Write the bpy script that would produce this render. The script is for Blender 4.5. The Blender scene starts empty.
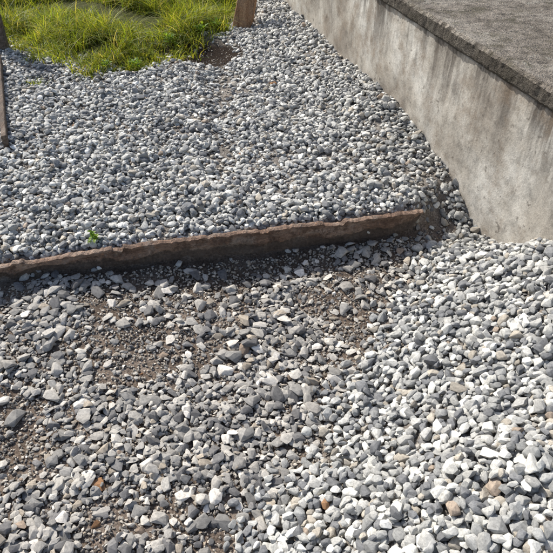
import bpy, math, random
import numpy as np
from mathutils import Vector, Quaternion, Matrix
random.seed(7); rng=np.random.default_rng(7)
sc=bpy.context.scene
sc.view_settings.view_transform='Standard'; sc.view_settings.look='None'; sc.view_settings.exposure=0

# ---------------- noise ----------------
_T=rng.random((256,256))
def vn(x,y):
    x=np.asarray(x,float); y=np.asarray(y,float)
    xi=np.floor(x).astype(int); yi=np.floor(y).astype(int)
    fx=x-xi; fy=y-yi; fx=fx*fx*(3-2*fx); fy=fy*fy*(3-2*fy)
    a=_T[xi&255,yi&255]; b=_T[(xi+1)&255,yi&255]; c=_T[xi&255,(yi+1)&255]; d=_T[(xi+1)&255,(yi+1)&255]
    return (a*(1-fx)+b*fx)*(1-fy)+(c*(1-fx)+d*fx)*fy
def fbm(x,y,o=4):
    s=0;a=.5;t=0
    for i in range(o):
        s=s+a*vn(x*2**i+17.3*i,y*2**i+9.1*i); t+=a; a*=.5
    return s/t
def ss(a,b,x):
    t=np.clip((x-a)/(b-a),0,1); return t*t*(3-2*t)

# ---------------- terrain ----------------
def board_y(x): return 1.98+(x+1.19)*.218
def wall_x(y): return 1.758-.307*y
def mound_d(x,y): return (x-.71)*.86-(y-2.25)*.51
def hollow(x,y): return np.exp(-((x+.56)/.30)**2-((y-4.62)/.24)**2)
def stepmask(x,y):
    k=ss(.64,.86,x)
    w=.018+.40*k
    c=board_y(x)+.022+.10*k
    return ss(-.5,.5,(y-c)/w)
def terrain(x,y):
    x=np.asarray(x,float); y=np.asarray(y,float)
    up=.05*(fbm(x*1.5+4,y*1.5,3)-.5)*ss(2.2,2.8,y)
    up=up-.06*hollow(x,y)
    up=up+.09*ss(.5,.0,wall_x(y)-x)*ss(2.7,3.4,y)
    up=up-.022*np.exp(-((x+.28+.1*(y-3))/.13)**2)*ss(2.4,2.9,y)
    lo=-.125-.035*ss(-1.1,.3,x)-.02*ss(1.9,1.0,y)
    lo=lo+.06*(fbm(x*2.2,y*2.2+8,3)-.5)
    lo=lo+.03*ss(.16,.0,board_y(x)-y)*(x<.75)
    d=mound_d(x,y)+.10*(fbm(x*2.5+3,y*2.5,3)-.5)
    rise=.43*ss(-.02,.85,d)*ss(2.42,1.95,y)
    lo=lo+rise
    s=stepmask(x,y)
    z=up*s+lo*(1-s)
    far=ss(6.5,12,np.hypot(x,y))
    return z*(1-far)

# ---------------- helpers ----------------
def link(o,parent=None):
    sc.collection.objects.link(o)
    if parent: o.parent=parent
    return o
def mesh_np(name,V,F,smooth=True):
    me=bpy.data.meshes.new(name)
    V=np.asarray(V,np.float32); F=np.asarray(F,np.int32)
    n=F.shape[1]
    me.vertices.add(len(V)); me.vertices.foreach_set('co',V.ravel())
    me.loops.add(F.size); me.loops.foreach_set('vertex_index',F.ravel())
    me.polygons.add(len(F)); me.polygons.foreach_set('loop_start',np.arange(0,F.size,n,dtype=np.int32))
    me.polygons.foreach_set('loop_total',np.full(len(F),n,np.int32))
    me.update(calc_edges=True); me.validate()
    me.polygons.foreach_set('use_smooth',np.full(len(me.polygons),smooth))
    return me
class NT:
    def __init__(s,name):
        s.m=bpy.data.materials.new(name); s.m.use_nodes=True; s.t=s.m.node_tree
        s.b=s.t.nodes['Principled BSDF']; s.out=s.t.nodes['Material Output']
        s.b.inputs['Specular IOR Level'].default_value=.3
    def n(s,t,**k):
        nd=s.t.nodes.new(t)
        for a,b in k.items(): setattr(nd,a,b)
        return nd
    def l(s,a,b): s.t.links.new(a,b)
    def noise(s,vec,scale,detail=5,rough=.6):
        nd=s.n('ShaderNodeTexNoise'); nd.inputs['Scale'].default_value=scale
        nd.inputs['Detail'].default_value=detail; nd.inputs['Roughness'].default_value=rough
        if vec is not None: s.l(vec,nd.inputs['Vector'])
        return nd.outputs['Fac']
    def ramp(s,fac,stops):
        r=s.n('ShaderNodeValToRGB'); e=r.color_ramp.elements
        while len(e)<len(stops): e.new(.5)
        for i,(p,c) in enumerate(stops):
            e[i].position=p; e[i].color=tuple(c)[:3]+(1,) if hasattr(c,'__len__') else (c,c,c,1)
        s.l(fac,r.inputs['Fac']); return r.outputs['Color']
    def mix(s,f,a,b,mode='MIX'):
        m=s.n('ShaderNodeMix',data_type='RGBA',blend_type=mode)
        for v,i in ((f,0),(a,6),(b,7)):
            if hasattr(v,'node'): s.l(v,m.inputs[i])
            else: m.inputs[i].default_value=v if i==0 else tuple(v)+(1,)
        return m.outputs[2]
    def bump(s,h,st=.5,d=.01):
        b=s.n('ShaderNodeBump'); b.inputs['Strength'].default_value=st; b.inputs['Distance'].default_value=d
        s.l(h,b.inputs['Height']); s.l(b.outputs[0],s.b.inputs['Normal'])
    def map(s,vec,scale):
        m=s.n('ShaderNodeMapping'); m.inputs['Scale'].default_value=scale; s.l(vec,m.inputs['Vector']); return m.outputs[0]

# ---------------- materials ----------------
def mat_ground():
    k=NT('soil'); g=k.n('ShaderNodeNewGeometry').outputs['Position']
    at=k.n('ShaderNodeAttribute',attribute_name='zone')
    n1=k.noise(g,9,5,.65); n2=k.noise(g,110,3,.7)
    soil=k.ramp(n1,[(.3,(.10,.075,.058)),(.5,(.165,.128,.10)),(.7,(.26,.215,.18))])
    dust=k.ramp(n1,[(.3,(.16,.145,.13)),(.7,(.29,.27,.24))])
    grs=k.ramp(n1,[(.3,(.04,.045,.015)),(.7,(.09,.09,.035))])
    sep=k.n('ShaderNodeSeparateColor'); k.l(at.outputs['Color'],sep.inputs[0])
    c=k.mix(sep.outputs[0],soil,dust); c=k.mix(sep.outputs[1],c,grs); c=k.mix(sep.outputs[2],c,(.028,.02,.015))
    sp=k.ramp(n2,[(.35,.55),(.5,1.),(.68,1.5)])
    c=k.mix(1.,c,sp,'MULTIPLY')
    k.l(c,k.b.inputs['Base Color']); k.b.inputs['Roughness'].default_value=1; k.b.inputs['Specular IOR Level'].default_value=.1
    k.bump(n2,.9,.006)
    return k.m
def mat_stone():
    k=NT('stone')
    at=k.n('ShaderNodeAttribute',attribute_name='col',attribute_type='INSTANCER')
    oi=k.n('ShaderNodeObjectInfo'); tc=k.n('ShaderNodeTexCoord').outputs['Object']
    vm=k.n('ShaderNodeVectorMath',operation='MULTIPLY_ADD')
    k.l(oi.outputs['Random'],vm.inputs[0]); vm.inputs[1].default_value=(37,51,23); k.l(tc,vm.inputs[2])
    n1=k.noise(vm.outputs[0],2.2,4,.75)
    c=k.mix(1.,at.outputs['Color'],k.ramp(n1,[(.28,(.6,.59,.58)),(.5,(1,1,1)),(.72,(1.38,1.36,1.32))]),'MULTIPLY')
    k.l(c,k.b.inputs['Base Color']); k.b.inputs['Roughness'].default_value=.75
    k.b.inputs['Specular IOR Level'].default_value=.3
    return k.m
def mat_wall():
    k=NT('concrete_render'); g=k.n('ShaderNodeNewGeometry').outputs['Position']
    n1=k.noise(g,2.2,5,.6); n2=k.noise(g,13,6,.7); n3=k.noise(g,110,2,.7)
    st=k.noise(k.map(g,(6,6,.8)),1.,5,.7)
    c=k.ramp(n1,[(.34,(.27,.235,.195)),(.5,(.44,.405,.35)),(.64,(.60,.575,.52))])
    c=k.mix(1.,c,k.ramp(n2,[(.32,.6),(.5,1.),(.68,1.15)]),'MULTIPLY')
    sx=k.n('ShaderNodeSeparateXYZ'); k.l(g,sx.inputs[0])
    mr=k.n('ShaderNodeMapRange'); k.l(sx.outputs[2],mr.inputs['Value']); mr.inputs['From Min'].default_value=.14; mr.inputs['From Max'].default_value=.60
    sm=k.ramp(st,[(.48,0.),(.62,1.)])
    mu=k.n('ShaderNodeMath',operation='MULTIPLY'); k.l(mr.outputs[0],mu.inputs[0]); k.l(sm,mu.inputs[1])
    c=k.mix(mu.outputs[0],c,(.085,.072,.06))
    c=k.mix(k.ramp(k.noise(g,4.5,5,.7),[(.5,0.),(.66,.6)]),c,(.22,.165,.115))
    c=k.mix(k.ramp(k.noise(g,28,3,.6),[(.64,0.),(.70,.6)]),c,(.10,.085,.07))
    c=k.mix(1.,c,k.ramp(n3,[(.3,.85),(.7,1.1)]),'MULTIPLY')
    k.l(c,k.b.inputs['Base Color']); k.b.inputs['Roughness'].default_value=.93
    mb=k.n('ShaderNodeMath',operation='MULTIPLY_ADD'); k.l(n3,mb.inputs[0]); mb.inputs[1].default_value=.35; k.l(n2,mb.inputs[2])
    k.bump(mb.outputs[0],.5,.008); return k.m
def mat_coping():
    k=NT('mossy_concrete'); g=k.n('ShaderNodeNewGeometry'); p=g.outputs['Position']
    n1=k.noise(p,3,5,.65); n2=k.noise(p,24,6,.78); n3=k.noise(p,130,2,.7)
    c=k.ramp(n1,[(.3,(.17,.145,.115)),(.5,(.27,.235,.195)),(.7,(.39,.355,.30))])
    c=k.mix(1.,c,k.ramp(n2,[(.33,.4),(.5,1.),(.66,1.4)]),'MULTIPLY')
    c=k.mix(1.,c,k.ramp(n3,[(.3,.5),(.5,1.),(.7,1.45)]),'MULTIPLY')
    c=k.mix(k.ramp(k.noise(p,7,6,.75),[(.52,0.),(.62,.7)]),c,(.095,.085,.05))
    c=k.mix(k.ramp(k.noise(p,15,4,.7),[(.60,0.),(.66,.6)]),c,(.42,.40,.34))
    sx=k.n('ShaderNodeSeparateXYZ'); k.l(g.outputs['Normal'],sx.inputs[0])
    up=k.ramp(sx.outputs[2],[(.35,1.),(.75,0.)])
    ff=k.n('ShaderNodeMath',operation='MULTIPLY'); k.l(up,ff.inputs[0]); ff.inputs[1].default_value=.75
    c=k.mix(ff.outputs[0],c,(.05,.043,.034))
    k.l(c,k.b.inputs['Base Color']); k.b.inputs['Roughness'].default_value=.95
    ad=k.n('ShaderNodeMath',operation='ADD'); k.l(n2,ad.inputs[0]); k.l(n3,ad.inputs[1])
    k.bump(ad.outputs[0],1.,.018); return k.m
def mat_wood(name,cols,rot,amt=.75):
    k=NT(name); p=k.n('ShaderNodeTexCoord').outputs['Object']
    gr=k.noise(k.map(p,rot),1.,5,.65); n2=k.noise(p,11,5,.7); n3=k.noise(p,110,2,.7)
    c=k.ramp(gr,[(.3,cols[0]),(.5,cols[1]),(.7,cols[2])])
    c=k.mix(k.ramp(n2,[(.46,0.),(.62,amt)]),c,cols[3])
    c=k.mix(1.,c,k.ramp(n3,[(.3,.6),(.7,1.3)]),'MULTIPLY')
    k.l(c,k.b.inputs['Base Color']); k.b.inputs['Roughness'].default_value=.85
    ad=k.n('ShaderNodeMath',operation='ADD'); k.l(gr,ad.inputs[0]); k.l(n3,ad.inputs[1])
    k.bump(ad.outputs[0],.8,.006); return k.m
def mat_rust():
    k=NT('rusty_steel'); p=k.n('ShaderNodeTexCoord').outputs['Object']
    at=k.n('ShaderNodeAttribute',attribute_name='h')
    n0=k.noise(k.map(p,(4,4,16)),1.,6,.7); n1=k.noise(p,15,6,.75); n2=k.noise(p,70,4,.75)
    c=k.ramp(n0,[(.30,(.13,.080,.055)),(.45,(.25,.165,.12)),(.56,(.35,.255,.195)),(.70,(.46,.37,.30))])
    c=k.mix(k.ramp(n1,[(.49,0.),(.56,.8)]),c,(.13,.085,.062))
    c=k.mix(k.ramp(n2,[(.58,0.),(.68,.6)]),c,(.36,.19,.095))
    c=k.mix(k.ramp(k.noise(p,6,5,.7),[(.55,0.),(.66,.6)]),c,(.40,.35,.30))
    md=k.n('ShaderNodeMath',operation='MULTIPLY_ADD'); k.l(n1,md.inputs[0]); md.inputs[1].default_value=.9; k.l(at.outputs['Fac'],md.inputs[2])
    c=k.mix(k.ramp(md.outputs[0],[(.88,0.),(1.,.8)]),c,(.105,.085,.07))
    c=k.mix(1.,c,k.ramp(n2,[(.3,.6),(.7,1.35)]),'MULTIPLY')
    k.l(c,k.b.inputs['Base Color']); k.b.inputs['Roughness'].default_value=.85
    ad=k.n('ShaderNodeMath',operation='ADD'); k.l(n1,ad.inputs[0]); k.l(n2,ad.inputs[1])
    k.bump(ad.outputs[0],1.,.012); return k.m
def mat_leaf(name,trans=.45):
    k=NT(name); at=k.n('ShaderNodeAttribute',attribute_name='col')
    k.l(at.outputs['Color'],k.b.inputs['Base Color']); k.b.inputs['Roughness'].default_value=.5
    tr=k.n('ShaderNodeBsdfTranslucent')
    c=k.mix(1.,at.outputs['Color'],(1.9,1.7,.6),'MULTIPLY'); k.l(c,tr.inputs[0])
    ms=k.n('ShaderNodeMixShader'); ms.inputs[0].default_value=trans
    k.l(k.b.outputs[0],ms.inputs[1]); k.l(tr.outputs[0],ms.inputs[2]); k.l(ms.outputs[0],k.out.inputs[0])
    return k.m
M_ground=mat_ground(); M_stone=mat_stone(); M_wall=mat_wall(); M_cop=mat_coping(); M_rust=mat_rust()
M_board=mat_wood('weathered_timber',[(.07,.045,.032),(.14,.10,.075),(.25,.20,.16),(.10,.085,.07)],(30,3,40))
M_post=mat_wood('brown_timber',[(.20,.10,.05),(.38,.22,.12),(.52,.33,.19),(.30,.20,.13)],(40,40,2.5))
M_leaf=mat_leaf('grass_blades')

# ---------------- ground sheet ----------------
GB=[(-9,4.8),(-3.2,4.6),(-2.13,4.72),(-1.9,4.60),(-1.6,4.45),(-1.27,4.20),(-.98,4.17),(-.86,4.52),(-.74,4.50),(-.60,4.95),(-.42,5.2),(-.27,5.8),(0.,6.6),(9,7.0)]
gx=[a for a,b in GB]; gy=[b for a,b in GB]
def grass_in(x,y): return y-np.interp(x,gx,gy)+.10*(fbm(np.asarray(x)*7,np.asarray(y)*7,2)-.5)
def axis(lo,hi,st,far):
    c=np.arange(lo,hi,st); a=[];s=st;v=lo
    while v>-far: s*=1.35; v-=s; a.append(v)
    b=[];s=st;v=c[-1]
    while v<far: s*=1.35; v+=s; b.append(v)
    return np.array(a[::-1]+list(c)+b)
ax=axis(-2.8,1.7,.013,300); ay=axis(.3,6.2,.013,300)
X,Y=np.meshgrid(ax,ay,indexing='ij'); Z=terrain(X,Y)
Z=Z+.010*(fbm(X*28,Y*28,3)-.5)*(np.hypot(X,Y)<8)
nx,ny=X.shape
I=np.arange(nx*ny).reshape(nx,ny)
F=np.stack([I[:-1,:-1],I[1:,:-1],I[1:,1:],I[:-1,1:]],-1).reshape(-1,4)
me=mesh_np('ground',np.stack([X,Y,Z],-1).reshape(-1,3),F)
col=np.zeros((nx*ny,4),np.float32); col[:,3]=1
col[:,0]=(stepmask(X,Y)*.8+.8*ss(0,.15,mound_d(X,Y))*(1-stepmask(X,Y))).ravel()
col[:,1]=ss(-.05,.1,grass_in(X,Y)).ravel()
col[:,2]=np.clip(2.2*hollow(X,Y),0,1).ravel()
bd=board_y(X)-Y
foot_dark=ss(-.05,.03,bd)*ss(.34,.12,bd)*ss(-1.3,-.7,X)*ss(.8,.5,X)*.45  # darker ground colour in a band along the front of the edging
col[:,2]=np.maximum(col[:,2],foot_dark.ravel())
a=me.color_attributes.new('zone','FLOAT_COLOR','POINT'); a.data.foreach_set('color',col.ravel())
g=link(bpy.data.objects.new('ground',me)); me.materials.append(M_ground)

# ---------------- stone prototypes ----------------
import bmesh
def proto(name,seed,npts,bev):
    r=np.random.default_rng(seed)
    P=r.normal(size=(npts,3)); P/=np.linalg.norm(P,axis=1)[:,None]; P*=r.uniform(.82,1.05,(npts,1))
    bm=bmesh.new()
    for p in P: bm.verts.new(p)
    bmesh.ops.convex_hull(bm,input=bm.verts)
    for v in [v for v in bm.verts if not v.link_faces]: bm.verts.remove(v)
    bmesh.ops.dissolve_limit(bm,angle_limit=math.radians(14),verts=bm.verts,edges=bm.edges)
    bmesh.ops.bevel(bm,geom=list(bm.edges),offset=bev,offset_type='OFFSET',segments=2,profile=.6,affect='EDGES',clamp_overlap=True)
    bmesh.ops.triangulate(bm,faces=bm.faces)
    bmesh.ops.recalc_face_normals(bm,faces=bm.faces)
    me=bpy.data.meshes.new(name); bm.to_mesh(me); bm.free()
    co=np.empty(len(me.vertices)*3,np.float32); me.vertices.foreach_get('co',co); co=co.reshape(-1,3)
    co-= (co.max(0)+co.min(0))/2; co/= (co.max(0)-co.min(0))/2
    me.vertices.foreach_set('co',co.ravel()); me.update()
    me.polygons.foreach_set('use_smooth',np.full(len(me.polygons),True))
    try: me.set_sharp_from_angle(angle=math.radians(26))
    except Exception: pass
    me.materials.append(M_stone)
    return bpy.data.objects.new(name,me)
c_round=bpy.data.collections.new('rounded_gravel_pieces'); c_ang=bpy.data.collections.new('crushed_stone_pieces')
NP=18
for i in range(NP):
    c_round.objects.link(proto('gravel_piece_%02d'%i,100+i,14+i%4*5,.11))
    c_ang.objects.link(proto('crushed_piece_%02d'%i,300+i,12+i%3*3,.05))

# ---------------- packing ----------------
CS=.006; X0,X1,Y0,Y1=-3.1,1.9,.3,6.9
hx=np.arange(X0,X1,CS); hy=np.arange(Y0,Y1,CS)
HX,HY=np.meshgrid(hx,hy,indexing='ij'); H0=terrain(HX,HY); H=H0.copy()
def visible(x,y):
    return (np.abs(x)<.55+.47*y)&(y>.45)&(x<wall_x(y)+.01)&(grass_in(x,y)<.12)
palette=[((.41,.41,.40),.29),((.29,.295,.295),.24),((.17,.175,.185),.19),((.53,.53,.51),.15),((.70,.695,.67),.07),((.37,.34,.295),.055),((.30,.245,.20),.008),((.30,.17,.09),.0008)]
pc=np.array([p[0] for p in palette]); pw=np.array([p[1] for p in palette]); pw/=pw.sum()
def pack(name,coll,xs,ys,Dm,aspect,tint,tilt,ncand=3,sink=.55):
    n=len(xs); P=np.zeros((n,3));R=np.zeros((n,3));S=np.zeros((n,3))
    idx=rng.integers(0,NP,n).astype(np.int32)
    C=pc[rng.choice(len(pc),n,p=pw)]*rng.uniform(.78,1.22,(n,1))*tint
    tl=rng.normal(0,tilt,(n,2)); yaw=rng.uniform(0,2*math.pi,n)
    fl=rng.uniform(aspect[0],aspect[1],n); el=rng.uniform(.58,.98,n)
    cand=rng.normal(0,1,(n,ncand,2))
    mx,my=H.shape
    for i in range(n):
        D=Dm[i]; a_=D*.5/math.sqrt(el[i]); b_=D*.5*math.sqrt(el[i]); c_=D*.5*fl[i]
        best=None
        for j in range(ncand):
            x=xs[i]+cand[i,j,0]*D*.8*(j>0); y=ys[i]+cand[i,j,1]*D*.8*(j>0)
            ix=int((x-X0)/CS); iy=int((y-Y0)/CS)
            if ix<8 or iy<8 or ix>mx-9 or iy>my-9: continue
            h=H[ix,iy]-H0[ix,iy]
            if best is None or h<best[0]: best=(h,x,y,ix,iy)
        if best is None: continue
        h,x,y,ix,iy=best
        r=max(1,int(D*.5/CS+.5)); w=H[ix-r:ix+r+1,iy-r:iy+r+1]
        z=w.mean()+c_*sink
        P[i]=(x,y,z)
        gxx=(w[-1].mean()-w[0].mean())/(2*r*CS); gyy=(w[:,-1].mean()-w[:,0].mean())/(2*r*CS)
        gxx=max(-.9,min(.9,gxx)); gyy=max(-.9,min(.9,gyy))
        q=Vector((-gxx+tl[i,0],-gyy+tl[i,1],1)).to_track_quat('Z','Y')@Quaternion((0,0,1),yaw[i])
        R[i]=q.to_euler(); S[i]=(a_,b_,c_)
        rr=DISC[r]; top=z+c_*rr[1]
        lx=OFF[r][0]*CS; ly=OFF[r][1]*CS
        np.maximum(w,np.where(rr[0],top+(lx*gxx+ly*gyy)*.7,-9),out=w)
    k=S[:,0]>0
    P,R,S,C,idx=P[k],R[k],S[k],C[k],idx[k]
    me=bpy.data.meshes.new(name); me.vertices.add(len(P)); me.vertices.foreach_set('co',P.astype(np.float32).ravel())
    for nm,arr in (('rot',R),('scl',S)):
        at=me.attributes.new(nm,'FLOAT_VECTOR','POINT'); at.data.foreach_set('vector',arr.astype(np.float32).ravel())
    at=me.attributes.new('col','FLOAT_COLOR','POINT'); at.data.foreach_set('color',np.hstack([C,np.ones((len(C),1))]).astype(np.float32).ravel())
    at=me.attributes.new('idx','INT','POINT'); at.data.foreach_set('value',idx)
    o=link(bpy.data.objects.new(name,me))
    ng=bpy.data.node_groups.new(name+'_scatter','GeometryNodeTree')
    ng.interface.new_socket('Geometry',in_out='INPUT',socket_type='NodeSocketGeometry')
    ng.interface.new_socket('Geometry',in_out='OUTPUT',socket_type='NodeSocketGeometry')
    N=ng.nodes; L=ng.links
    gi=N.new('NodeGroupInput'); go=N.new('NodeGroupOutput'); ip=N.new('GeometryNodeInstanceOnPoints')
    ci=N.new('GeometryNodeCollectionInfo'); ci.inputs['Collection'].default_value=coll
    ci.inputs['Separate Children'].default_value=True; ci.inputs['Reset Children'].default_value=True
    def na(nm,t):
        q=N.new('GeometryNodeInputNamedAttribute'); q.data_type=t; q.inputs['Name'].default_value=nm; return q.outputs['Attribute']
    e=N.new('FunctionNodeEulerToRotation'); L.new(na('rot','FLOAT_VECTOR'),e.inputs[0])
    L.new(gi.outputs[0],ip.inputs['Points']); L.new(ci.outputs[0],ip.inputs['Instance'])
    ip.inputs['Pick Instance'].default_value=True
    L.new(na('idx','INT'),ip.inputs['Instance Index']); L.new(e.outputs[0],ip.inputs['Rotation'])
    L.new(na('scl','FLOAT_VECTOR'),ip.inputs['Scale']); L.new(ip.outputs[0],go.inputs[0])
    m=o.modifiers.new('scatter','NODES'); m.node_group=ng
    print(name,len(P)); return o
DISC={};OFF={}
for r in range(1,12):
    a=np.arange(-r,r+1); A,B=np.meshgrid(a,a,indexing='ij'); q=(A**2+B**2)/(r+.3)**2
    DISC[r]=(q<=1,np.sqrt(np.clip(1-q,0,1))); OFF[r]=(A,B)
def sample(n,cond):
    x=rng.uniform(X0,X1,n); y=rng.uniform(Y0,Y1,n); k=cond(x,y); return x[k],y[k]
AREA=(X1-X0)*(Y1-Y0)
def near_board(x,y): return (x<.72)&(np.abs(y-board_y(x))<.026)

def c_grit(x,y): return visible(x,y)&(~near_board(x,y))&(rng.random(len(x))<np.where(y>board_y(x),.30,1.)*np.where(mound_d(x,y)>.25,.0,1.))&((y<4.2)|((hollow(x,y)>.2)&(rng.random(len(x))<.5)))
x,y=sample(int(6800*AREA),c_grit)
D=rng.uniform(.005,.014,len(x))
pack('fine_grit',c_ang,x,y,D,(.5,.9),np.array([[.88,.79,.69]]),.3,1,.4)
def patch(x,y): return fbm(x*3.1+40,y*3.1+5,3)
def c_path(x,y):
    dm=mound_d(x,y); low=(y<board_y(x)-.03)|(x>.72)&(y<2.4)
    p=.20+.80*ss(.42,.54,patch(x,y))
    # bare trodden soil on the far left and along the foot of the edging
    p=p*(1-.75*np.exp(-((x+.92)/.22)**2-((y-1.22)/.20)**2))
    p=p*np.where((board_y(x)-y<.24)&(x>-.85),.36,1.)
    p=p*np.where((board_y(x)-y<.26)&(x<=-.85),1.3,1.)
    p=p*np.where(dm>.05,.25,1.)
    return visible(x,y)&low&(rng.random(len(x))<p)
x,y=sample(int(3300*AREA),c_path)
D=np.clip(rng.lognormal(math.log(.0215),.42,len(x)),.010,.050)
# larger flat flakes lying on top, mostly towards the near left
def c_big(x,y):
    return visible(x,y)&(y<board_y(x)-.06)&(mound_d(x,y)<.02)&(rng.random(len(x))<ss(.35,.6,fbm(x*2+9,y*2+2,2)))
x2,y2=sample(int(150*AREA),c_big)
x=np.concatenate([x,x2]); y=np.concatenate([y,y2]); D=np.concatenate([D,rng.uniform(.036,.064,len(x2))])
pack('crushed_stone',c_ang,x,y,D,(.24,.52),np.array([[.97,.915,.85]]),.17,3,.5)
def c_up(x,y):
    up=(stepmask(x,y)>.5)&~near_board(x,y)&(y>board_y(x)+.01)
    str_=np.exp(-((x+.28+.1*(y-3))/.12)**2)*ss(2.3,2.9,y)*.6
    p=1-.9*np.clip(1.5*hollow(x,y),0,1)-str_-.6*np.exp(-((x+1.5)/.5)**2-((y-4.35)/.25)**2)
    p=p*np.where(grass_in(x,y)>-.05,.3,1)
    p=p*(.38+.62*ss(.36,.50,patch(x*1.2+9,y*1.2)))
    return visible(x,y)&up&(rng.random(len(x))<p)
x,y=sample(int(4400*AREA),c_up)
D=np.clip(rng.lognormal(math.log(.0235),.30,len(x)),.010,.048)
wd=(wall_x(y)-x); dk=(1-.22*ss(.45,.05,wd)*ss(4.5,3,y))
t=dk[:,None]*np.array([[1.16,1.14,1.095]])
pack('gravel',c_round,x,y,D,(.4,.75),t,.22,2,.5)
def c_heap(x,y):
    dm=mound_d(x,y)+.16*(fbm(x*5,y*5+3,3)-.5)
    low=(y<board_y(x)-.03)|((x>.70)&(stepmask(x,y)<.6))
    p=ss(-.06,.14,dm)
    return visible(x,y)&low&(rng.random(len(x))<p)
x,y=sample(int(3500*AREA),c_heap)
D=np.clip(rng.lognormal(math.log(.0265),.27,len(x)),.012,.050)
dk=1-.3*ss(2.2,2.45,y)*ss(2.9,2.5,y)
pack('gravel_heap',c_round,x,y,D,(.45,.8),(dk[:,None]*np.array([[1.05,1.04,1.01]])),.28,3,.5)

# ---------------- swept solids ----------------
from mathutils import noise
def sweep(name,p0,p1,n,section,mat,amp=.0,ns=20,parent=None,side=None,hattr=None):
    p0=Vector(p0);p1=Vector(p1); d=(p1-p0); L=d.length; d.normalize()
    if side is None: side=Vector((d.y,-d.x,0)).normalized()
    up=side.cross(d)
    V=[];F=[];Hh=[]
    for i in range(n):
        t=i/(n-1); S=section(t); m=len(S)
        wt=max(w for u,w in S); wb=min(w for u,w in S)
        for (u,w) in S:
            p=p0+d*(L*t)+side*u+up*w
            if amp:
                v=noise.noise_vector(p*ns)+.5*noise.noise_vector(p*ns*2.7)
                p=p+v*amp
            V.append(p); Hh.append((wt-w)/(wt-wb+1e-6))
    for i in range(n-1):
        for j in range(m):
            a=i*m+j;b=i*m+(j+1)%m
            F.append((a,b,b+m,a+m))
    F.append(tuple(range(m))[::-1]); F.append(tuple(range((n-1)*m,n*m)))
    me=bpy.data.meshes.new(name); me.from_pydata([tuple(v) for v in V],[],F); me.update()
    if hattr:
        at=me.attributes.new(hattr,'FLOAT','POINT'); at.data.foreach_set('value',np.array(Hh,np.float32))
    bm=bmesh.new(); bm.from_mesh(me); bmesh.ops.recalc_face_normals(bm,faces=bm.faces); bm.to_mesh(me); bm.free()
    me.materials.append(mat)
    me.polygons.foreach_set('use_smooth',np.full(len(me.polygons),True))
    try: me.set_sharp_from_angle(angle=math.radians(38))
    except Exception: pass
    return link(bpy.data.objects.new(name,me),parent)
def rect(u0,u1,w0,w1,step,bev):
    pts=[]
    def seg(a,b):
        L=math.dist(a,b); k=max(1,int(L/step))
        for i in range(k): pts.append((a[0]+(b[0]-a[0])*i/k,a[1]+(b[1]-a[1])*i/k))
    c=[(u0+bev,w0),(u1-bev,w0),(u1,w0+bev),(u1,w1-bev),(u1-bev,w1),(u0+bev,w1),(u0,w1-bev),(u0,w0+bev)]
    for i in range(8): seg(c[i],c[(i+1)%8])
    return pts
wall=link(bpy.data.objects.new('concrete_retaining_wall',None))
A=(wall_x(-1.),-1.,0); B=(wall_x(8.),8.,0)
R1=rect(0,.9,-.5,.60,.03,.004)
R1=[(u,w) for u,w in R1 if u<.06 or abs(u-.9)<.01]
sweep('wall_face',A,B,320,lambda t:R1,M_wall,.008,3.3,wall)
R2=rect(-.018,2.6,.603,.685,.010,.014)
R2=[(u,w) for i,(u,w) in enumerate(R2) if u<.08 or abs(u-2.6)<.02 or (w>.66 and i%14==0)]
def seccop(t):
    e=.012*(float(fbm(t*160,3.3,4))-.5)
    return [(u+(e+.007*(float(vn(t*800,w*70))-.5) if u<.03 else 0),w) for u,w in R2]
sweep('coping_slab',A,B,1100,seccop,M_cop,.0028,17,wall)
bx0,bx1=-2.6,.70
P0=Vector((bx0,board_y(bx0),0)); P1=Vector((bx1,board_y(bx1),0)); LB=(P1-P0).length
def sec_board(t):
    s=t*LB; x=bx0+(bx1-bx0)*t
    bot=-.080-.055*float(ss(-1.1,.1,x))+.055*float(fbm(x*6,3.,3)-.5)+.03*float(vn(x*26,7.)-.5)
    r=(LB-s)/.15
    if r<1: bot=bot*(r**.6)*.85-.02
    top=.019+.012*float(fbm(x*5,1.,3)-.5)+.011*float(fbm(x*55,11.,2)-.5)-.012*float(ss(.70,.78,vn(x*17,4.)))
    th=.0065; bow=.006*math.sin(x*3); k=16; pts=[]
    cut=.56+.9*float(fbm(x*6,9.,3)-.5)
    for i in range(k+1):
        f=i/k
        rec=.014*float(ss(cut-.03,cut+.03,f)) -.006*math.exp(-((f-.03)/.06)**2)
        pts.append((th+bow-rec+.010*(1-f)+.008*float(fbm(x*22,f*7,2)-.5),top-.003+(bot-top+.003)*f))
    pts.append((-.009+bow,bot-.003))
    for i in range(k+1):
        f=1-i/k; pts.append((-th-.011+bow+.010*(1-f),top-.003+(bot-top+.003)*f))
    pts+= [(.002+bow,top),(.010+bow,top)]
    return pts
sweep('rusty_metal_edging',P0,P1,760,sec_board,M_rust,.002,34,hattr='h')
sweep('timber_edging_board',(-2.005,4.30,.0),(-1.515,3.02,.0),120,lambda t:rect(-.014,.014,-.1,.085,.02,.004),M_board,.0018,20)
def post(name,base,top,w,d,yaw,mat):
    b=Vector(base);t=Vector(top)
    s=Vector((math.cos(yaw),math.sin(yaw),0))
    dd=(t-b).normalized(); s=(s-dd*s.dot(dd)).normalized()
    return sweep(name,b,t,60,lambda q:rect(-w/2,w/2,-d/2,d/2,.02,.006),mat,.002,14,side=s)
post('wooden_fence_post',(-2.10,4.60,-.3),(-2.12,4.66,.62),.09,.09,.2,M_board)
post('wooden_stake',(-.34,5.12,-.2),(-.19,5.20,.42),.155,.05,-.25,M_post)

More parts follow.
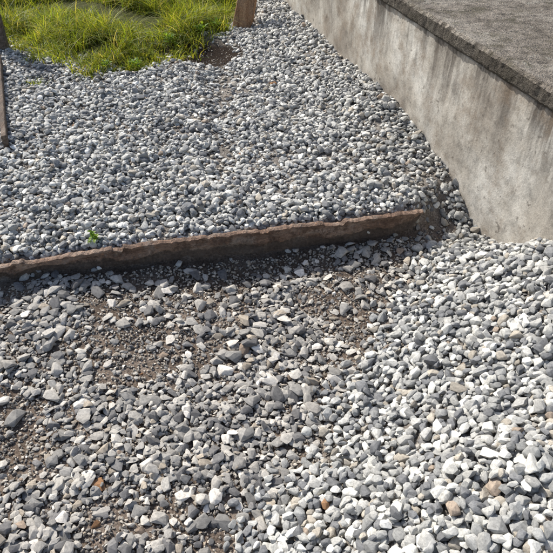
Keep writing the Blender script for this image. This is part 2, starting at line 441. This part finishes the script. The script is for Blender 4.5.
# ---------------- grass ----------------
def blades(name,bx,by,bz,hgt,wid,lean,cols,mat,seg=4):
    n=len(bx); az=rng.uniform(0,2*math.pi,n)
    dx=np.cos(az)*lean[:,0]+lean[:,1]; dy=np.sin(az)*lean[:,0]+lean[:,2]
    fa=rng.uniform(0,math.pi,n); wx=np.cos(fa); wy=np.sin(fa)
    V=np.zeros((n,(seg+1)*2,3))
    for i in range(seg+1):
        t=i/seg; w=wid*(1-t**1.6)*.5+.0003
        cx=bx+dx*hgt*t*t; cy=by+dy*hgt*t*t; cz=bz+hgt*(t-.35*t*t*np.minimum(1.6,np.hypot(dx,dy)))
        V[:,2*i]=np.stack([cx-wx*w,cy-wy*w,cz],-1); V[:,2*i+1]=np.stack([cx+wx*w,cy+wy*w,cz],-1)
    base=np.arange(n)[:,None,None]*(seg+1)*2
    q=np.array([[2*i,2*i+1,2*i+3,2*i+2] for i in range(seg)])[None]
    F=(base+q).reshape(-1,4)
    me=mesh_np(name,V.reshape(-1,3),F)
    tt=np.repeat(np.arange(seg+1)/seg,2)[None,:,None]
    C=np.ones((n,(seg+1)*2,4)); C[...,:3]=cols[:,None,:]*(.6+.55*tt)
    a=me.color_attributes.new('col','FLOAT_COLOR','POINT'); a.data.foreach_set('color',C.astype(np.float32).ravel())
    me.materials.append(mat); return link(bpy.data.objects.new(name,me))
def path_gap(x,y):
    a=np.array([-2.1,5.95]); b=np.array([-.95,5.25]); d=b-a; L=np.linalg.norm(d); d/=L
    s=(x-a[0])*d[0]+(y-a[1])*d[1]; o=(x-a[0])*-d[1]+(y-a[1])*d[0]
    return (s>0)&(s<L)&(np.abs(o)<.14)
nc=9500
cx=rng.uniform(-4.2,.3,nc); cy=rng.uniform(4.0,8.4,nc)
k=(grass_in(cx,cy)>.02)&(~path_gap(cx,cy))&(cx<wall_x(cy)-.05)&(fbm(cx*3,cy*3,3)>.27)
cx,cy=cx[k],cy[k]
ex=rng.uniform(-2.1,-.35,55); ey=np.interp(ex,gx,gy)-rng.uniform(0,.14,55)
cx=np.concatenate([cx,ex]); cy=np.concatenate([cy,ey])
m=14
bx=np.repeat(cx,m)+rng.normal(0,.03,len(cx)*m); by=np.repeat(cy,m)+rng.normal(0,.03,len(cx)*m)
big=fbm(cx*2.3,cy*2.3,3)
ch=np.repeat(rng.uniform(.05,.17,len(cx))*(.25+1.9*ss(.3,.65,big)),m)
ch=np.clip(ch,.03,.24)
edge=np.clip((by-np.interp(bx,gx,gy))/.35,.5,1)
ng_=np.where(path_gap(bx,by)|path_gap(bx,by+.2)|path_gap(bx,by+.35),.35,1)
hg=ch*rng.uniform(.5,1.25,len(bx))*edge*ng_
cl=np.repeat(rng.normal(0,.55,(len(cx),2)),m,axis=0)
lean=np.stack([rng.uniform(.1,.9,len(bx)),cl[:,0],cl[:,1]-.2],-1)
gc=np.array([(.19,.25,.035),(.28,.33,.05),(.11,.17,.025),(.36,.36,.09),(.44,.39,.20)])
ci_=rng.choice(5,len(bx),p=[.29,.32,.17,.16,.06])
cv=np.repeat(rng.uniform(.65,1.3,(len(cx),1)),m,axis=0)
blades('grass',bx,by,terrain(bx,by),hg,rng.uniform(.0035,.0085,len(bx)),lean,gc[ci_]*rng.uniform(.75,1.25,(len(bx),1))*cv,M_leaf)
n=60; bx=-1.63+rng.normal(0,.025,n); by=3.94+rng.normal(0,.02,n)
blades('grass_tuft',bx,by,terrain(bx,by),rng.uniform(.03,.075,n),np.full(n,.005),np.stack([rng.uniform(.3,1.2,n),np.zeros(n),np.zeros(n)],-1),gc[rng.choice(3,n)],M_leaf)
def weed(name,x,y,s,nl,wl=.24,bright=1.):
    z0=float(terrain(x,y))+.012; V=[];F=[];C=[]
    for i in range(nl):
        az=i*2.4+random.uniform(-.3,.3); el=random.uniform(.2,1.2); L=s*random.uniform(.5,1); W=L*wl
        st=Vector((x+random.uniform(-1,1)*s*.35,y+random.uniform(-1,1)*s*.35,z0+random.uniform(.1,.8)*s))
        d=Vector((math.cos(az)*math.cos(el),math.sin(az)*math.cos(el),math.sin(el))); sd=d.cross(Vector((0,0,1))).normalized(); up=sd.cross(d)
        b=len(V); prof=[(0,.1),(.2,.6),(.45,1),(.7,.8),(.88,.4),(1,.05)]
        c=random.choice([(.16,.28,.04),(.22,.33,.05),(.12,.20,.03)]); c=tuple(q*bright for q in c)
        for t,w in prof:
            p=st+d*L*t-Vector((0,0,1))*L*.35*t*t
            V+= [p-sd*W*w+up*W*w*.4,p,p+sd*W*w+up*W*w*.4]; C+=[c+(1,)]*3
        for j in range(len(prof)-1):
            q=b+3*j; F+=[(q,q+1,q+4,q+3),(q+1,q+2,q+5,q+4)]
    for i in range(5):
        az=i*1.3; b=len(V); p0=Vector((x,y,z0-.02)); p1=p0+Vector((math.cos(az)*s*.25,math.sin(az)*s*.25,s*.9)); w=.0012
        V+=[p0+Vector((w,0,0)),p0-Vector((w,0,0)),p1-Vector((w,0,0)),p1+Vector((w,0,0))]; C+=[(.12,.15,.04,1)]*4; F.append((b,b+1,b+2,b+3))
    me=bpy.data.meshes.new(name); me.from_pydata([tuple(v) for v in V],[],F); me.update()
    a=me.color_attributes.new('col','FLOAT_COLOR','POINT'); a.data.foreach_set('color',np.array(C,np.float32).ravel())
    me.polygons.foreach_set('use_smooth',np.full(len(me.polygons),True))
    me.materials.append(M_leaf); return link(bpy.data.objects.new(name,me))
weed('weed',-.81,2.13,.05,22)
for (wx_,wy_,s_,n_) in [(-1.22,4.22,.06,30),(-1.0,4.22,.07,34),(-.62,5.0,.08,36),(-.52,5.15,.09,40),(-.85,4.8,.08,34)]:
    weed('weed',wx_,wy_,s_,n_,.13,1.15)

# ---------------- light ----------------
el=math.radians(42); az=math.atan2(-.70,.71)
S=Vector((math.sin(az)*math.cos(el),math.cos(az)*math.cos(el),math.sin(el)))
sun=bpy.data.lights.new('sun','SUN'); sun.energy=5; sun.angle=math.radians(.5); sun.color=(1,.965,.90)
so=link(bpy.data.objects.new('sun',sun)); so.rotation_euler=(-S).to_track_quat('-Z','Y').to_euler(); so.location=(-3,5,6)
w=bpy.data.worlds.new('World'); sc.world=w; w.use_nodes=True; nt=w.node_tree
sk=nt.nodes.new('ShaderNodeTexSky'); sk.sky_type='NISHITA'; sk.sun_disc=False; sk.sun_elevation=el; sk.sun_rotation=az
sk.dust_density=2.5; sk.ozone_density=.8
nt.links.new(sk.outputs[0],nt.nodes['Background'].inputs[0]); nt.nodes['Background'].inputs[1].default_value=.14
# ---------------- camera ----------------
cam=bpy.data.cameras.new('camera'); co=link(bpy.data.objects.new('camera',cam))
co.location=(0,0,1.6); co.rotation_euler=(math.radians(50),0,0); cam.angle=math.radians(50); cam.clip_end=1000; cam.clip_start=.02
sc.camera=co
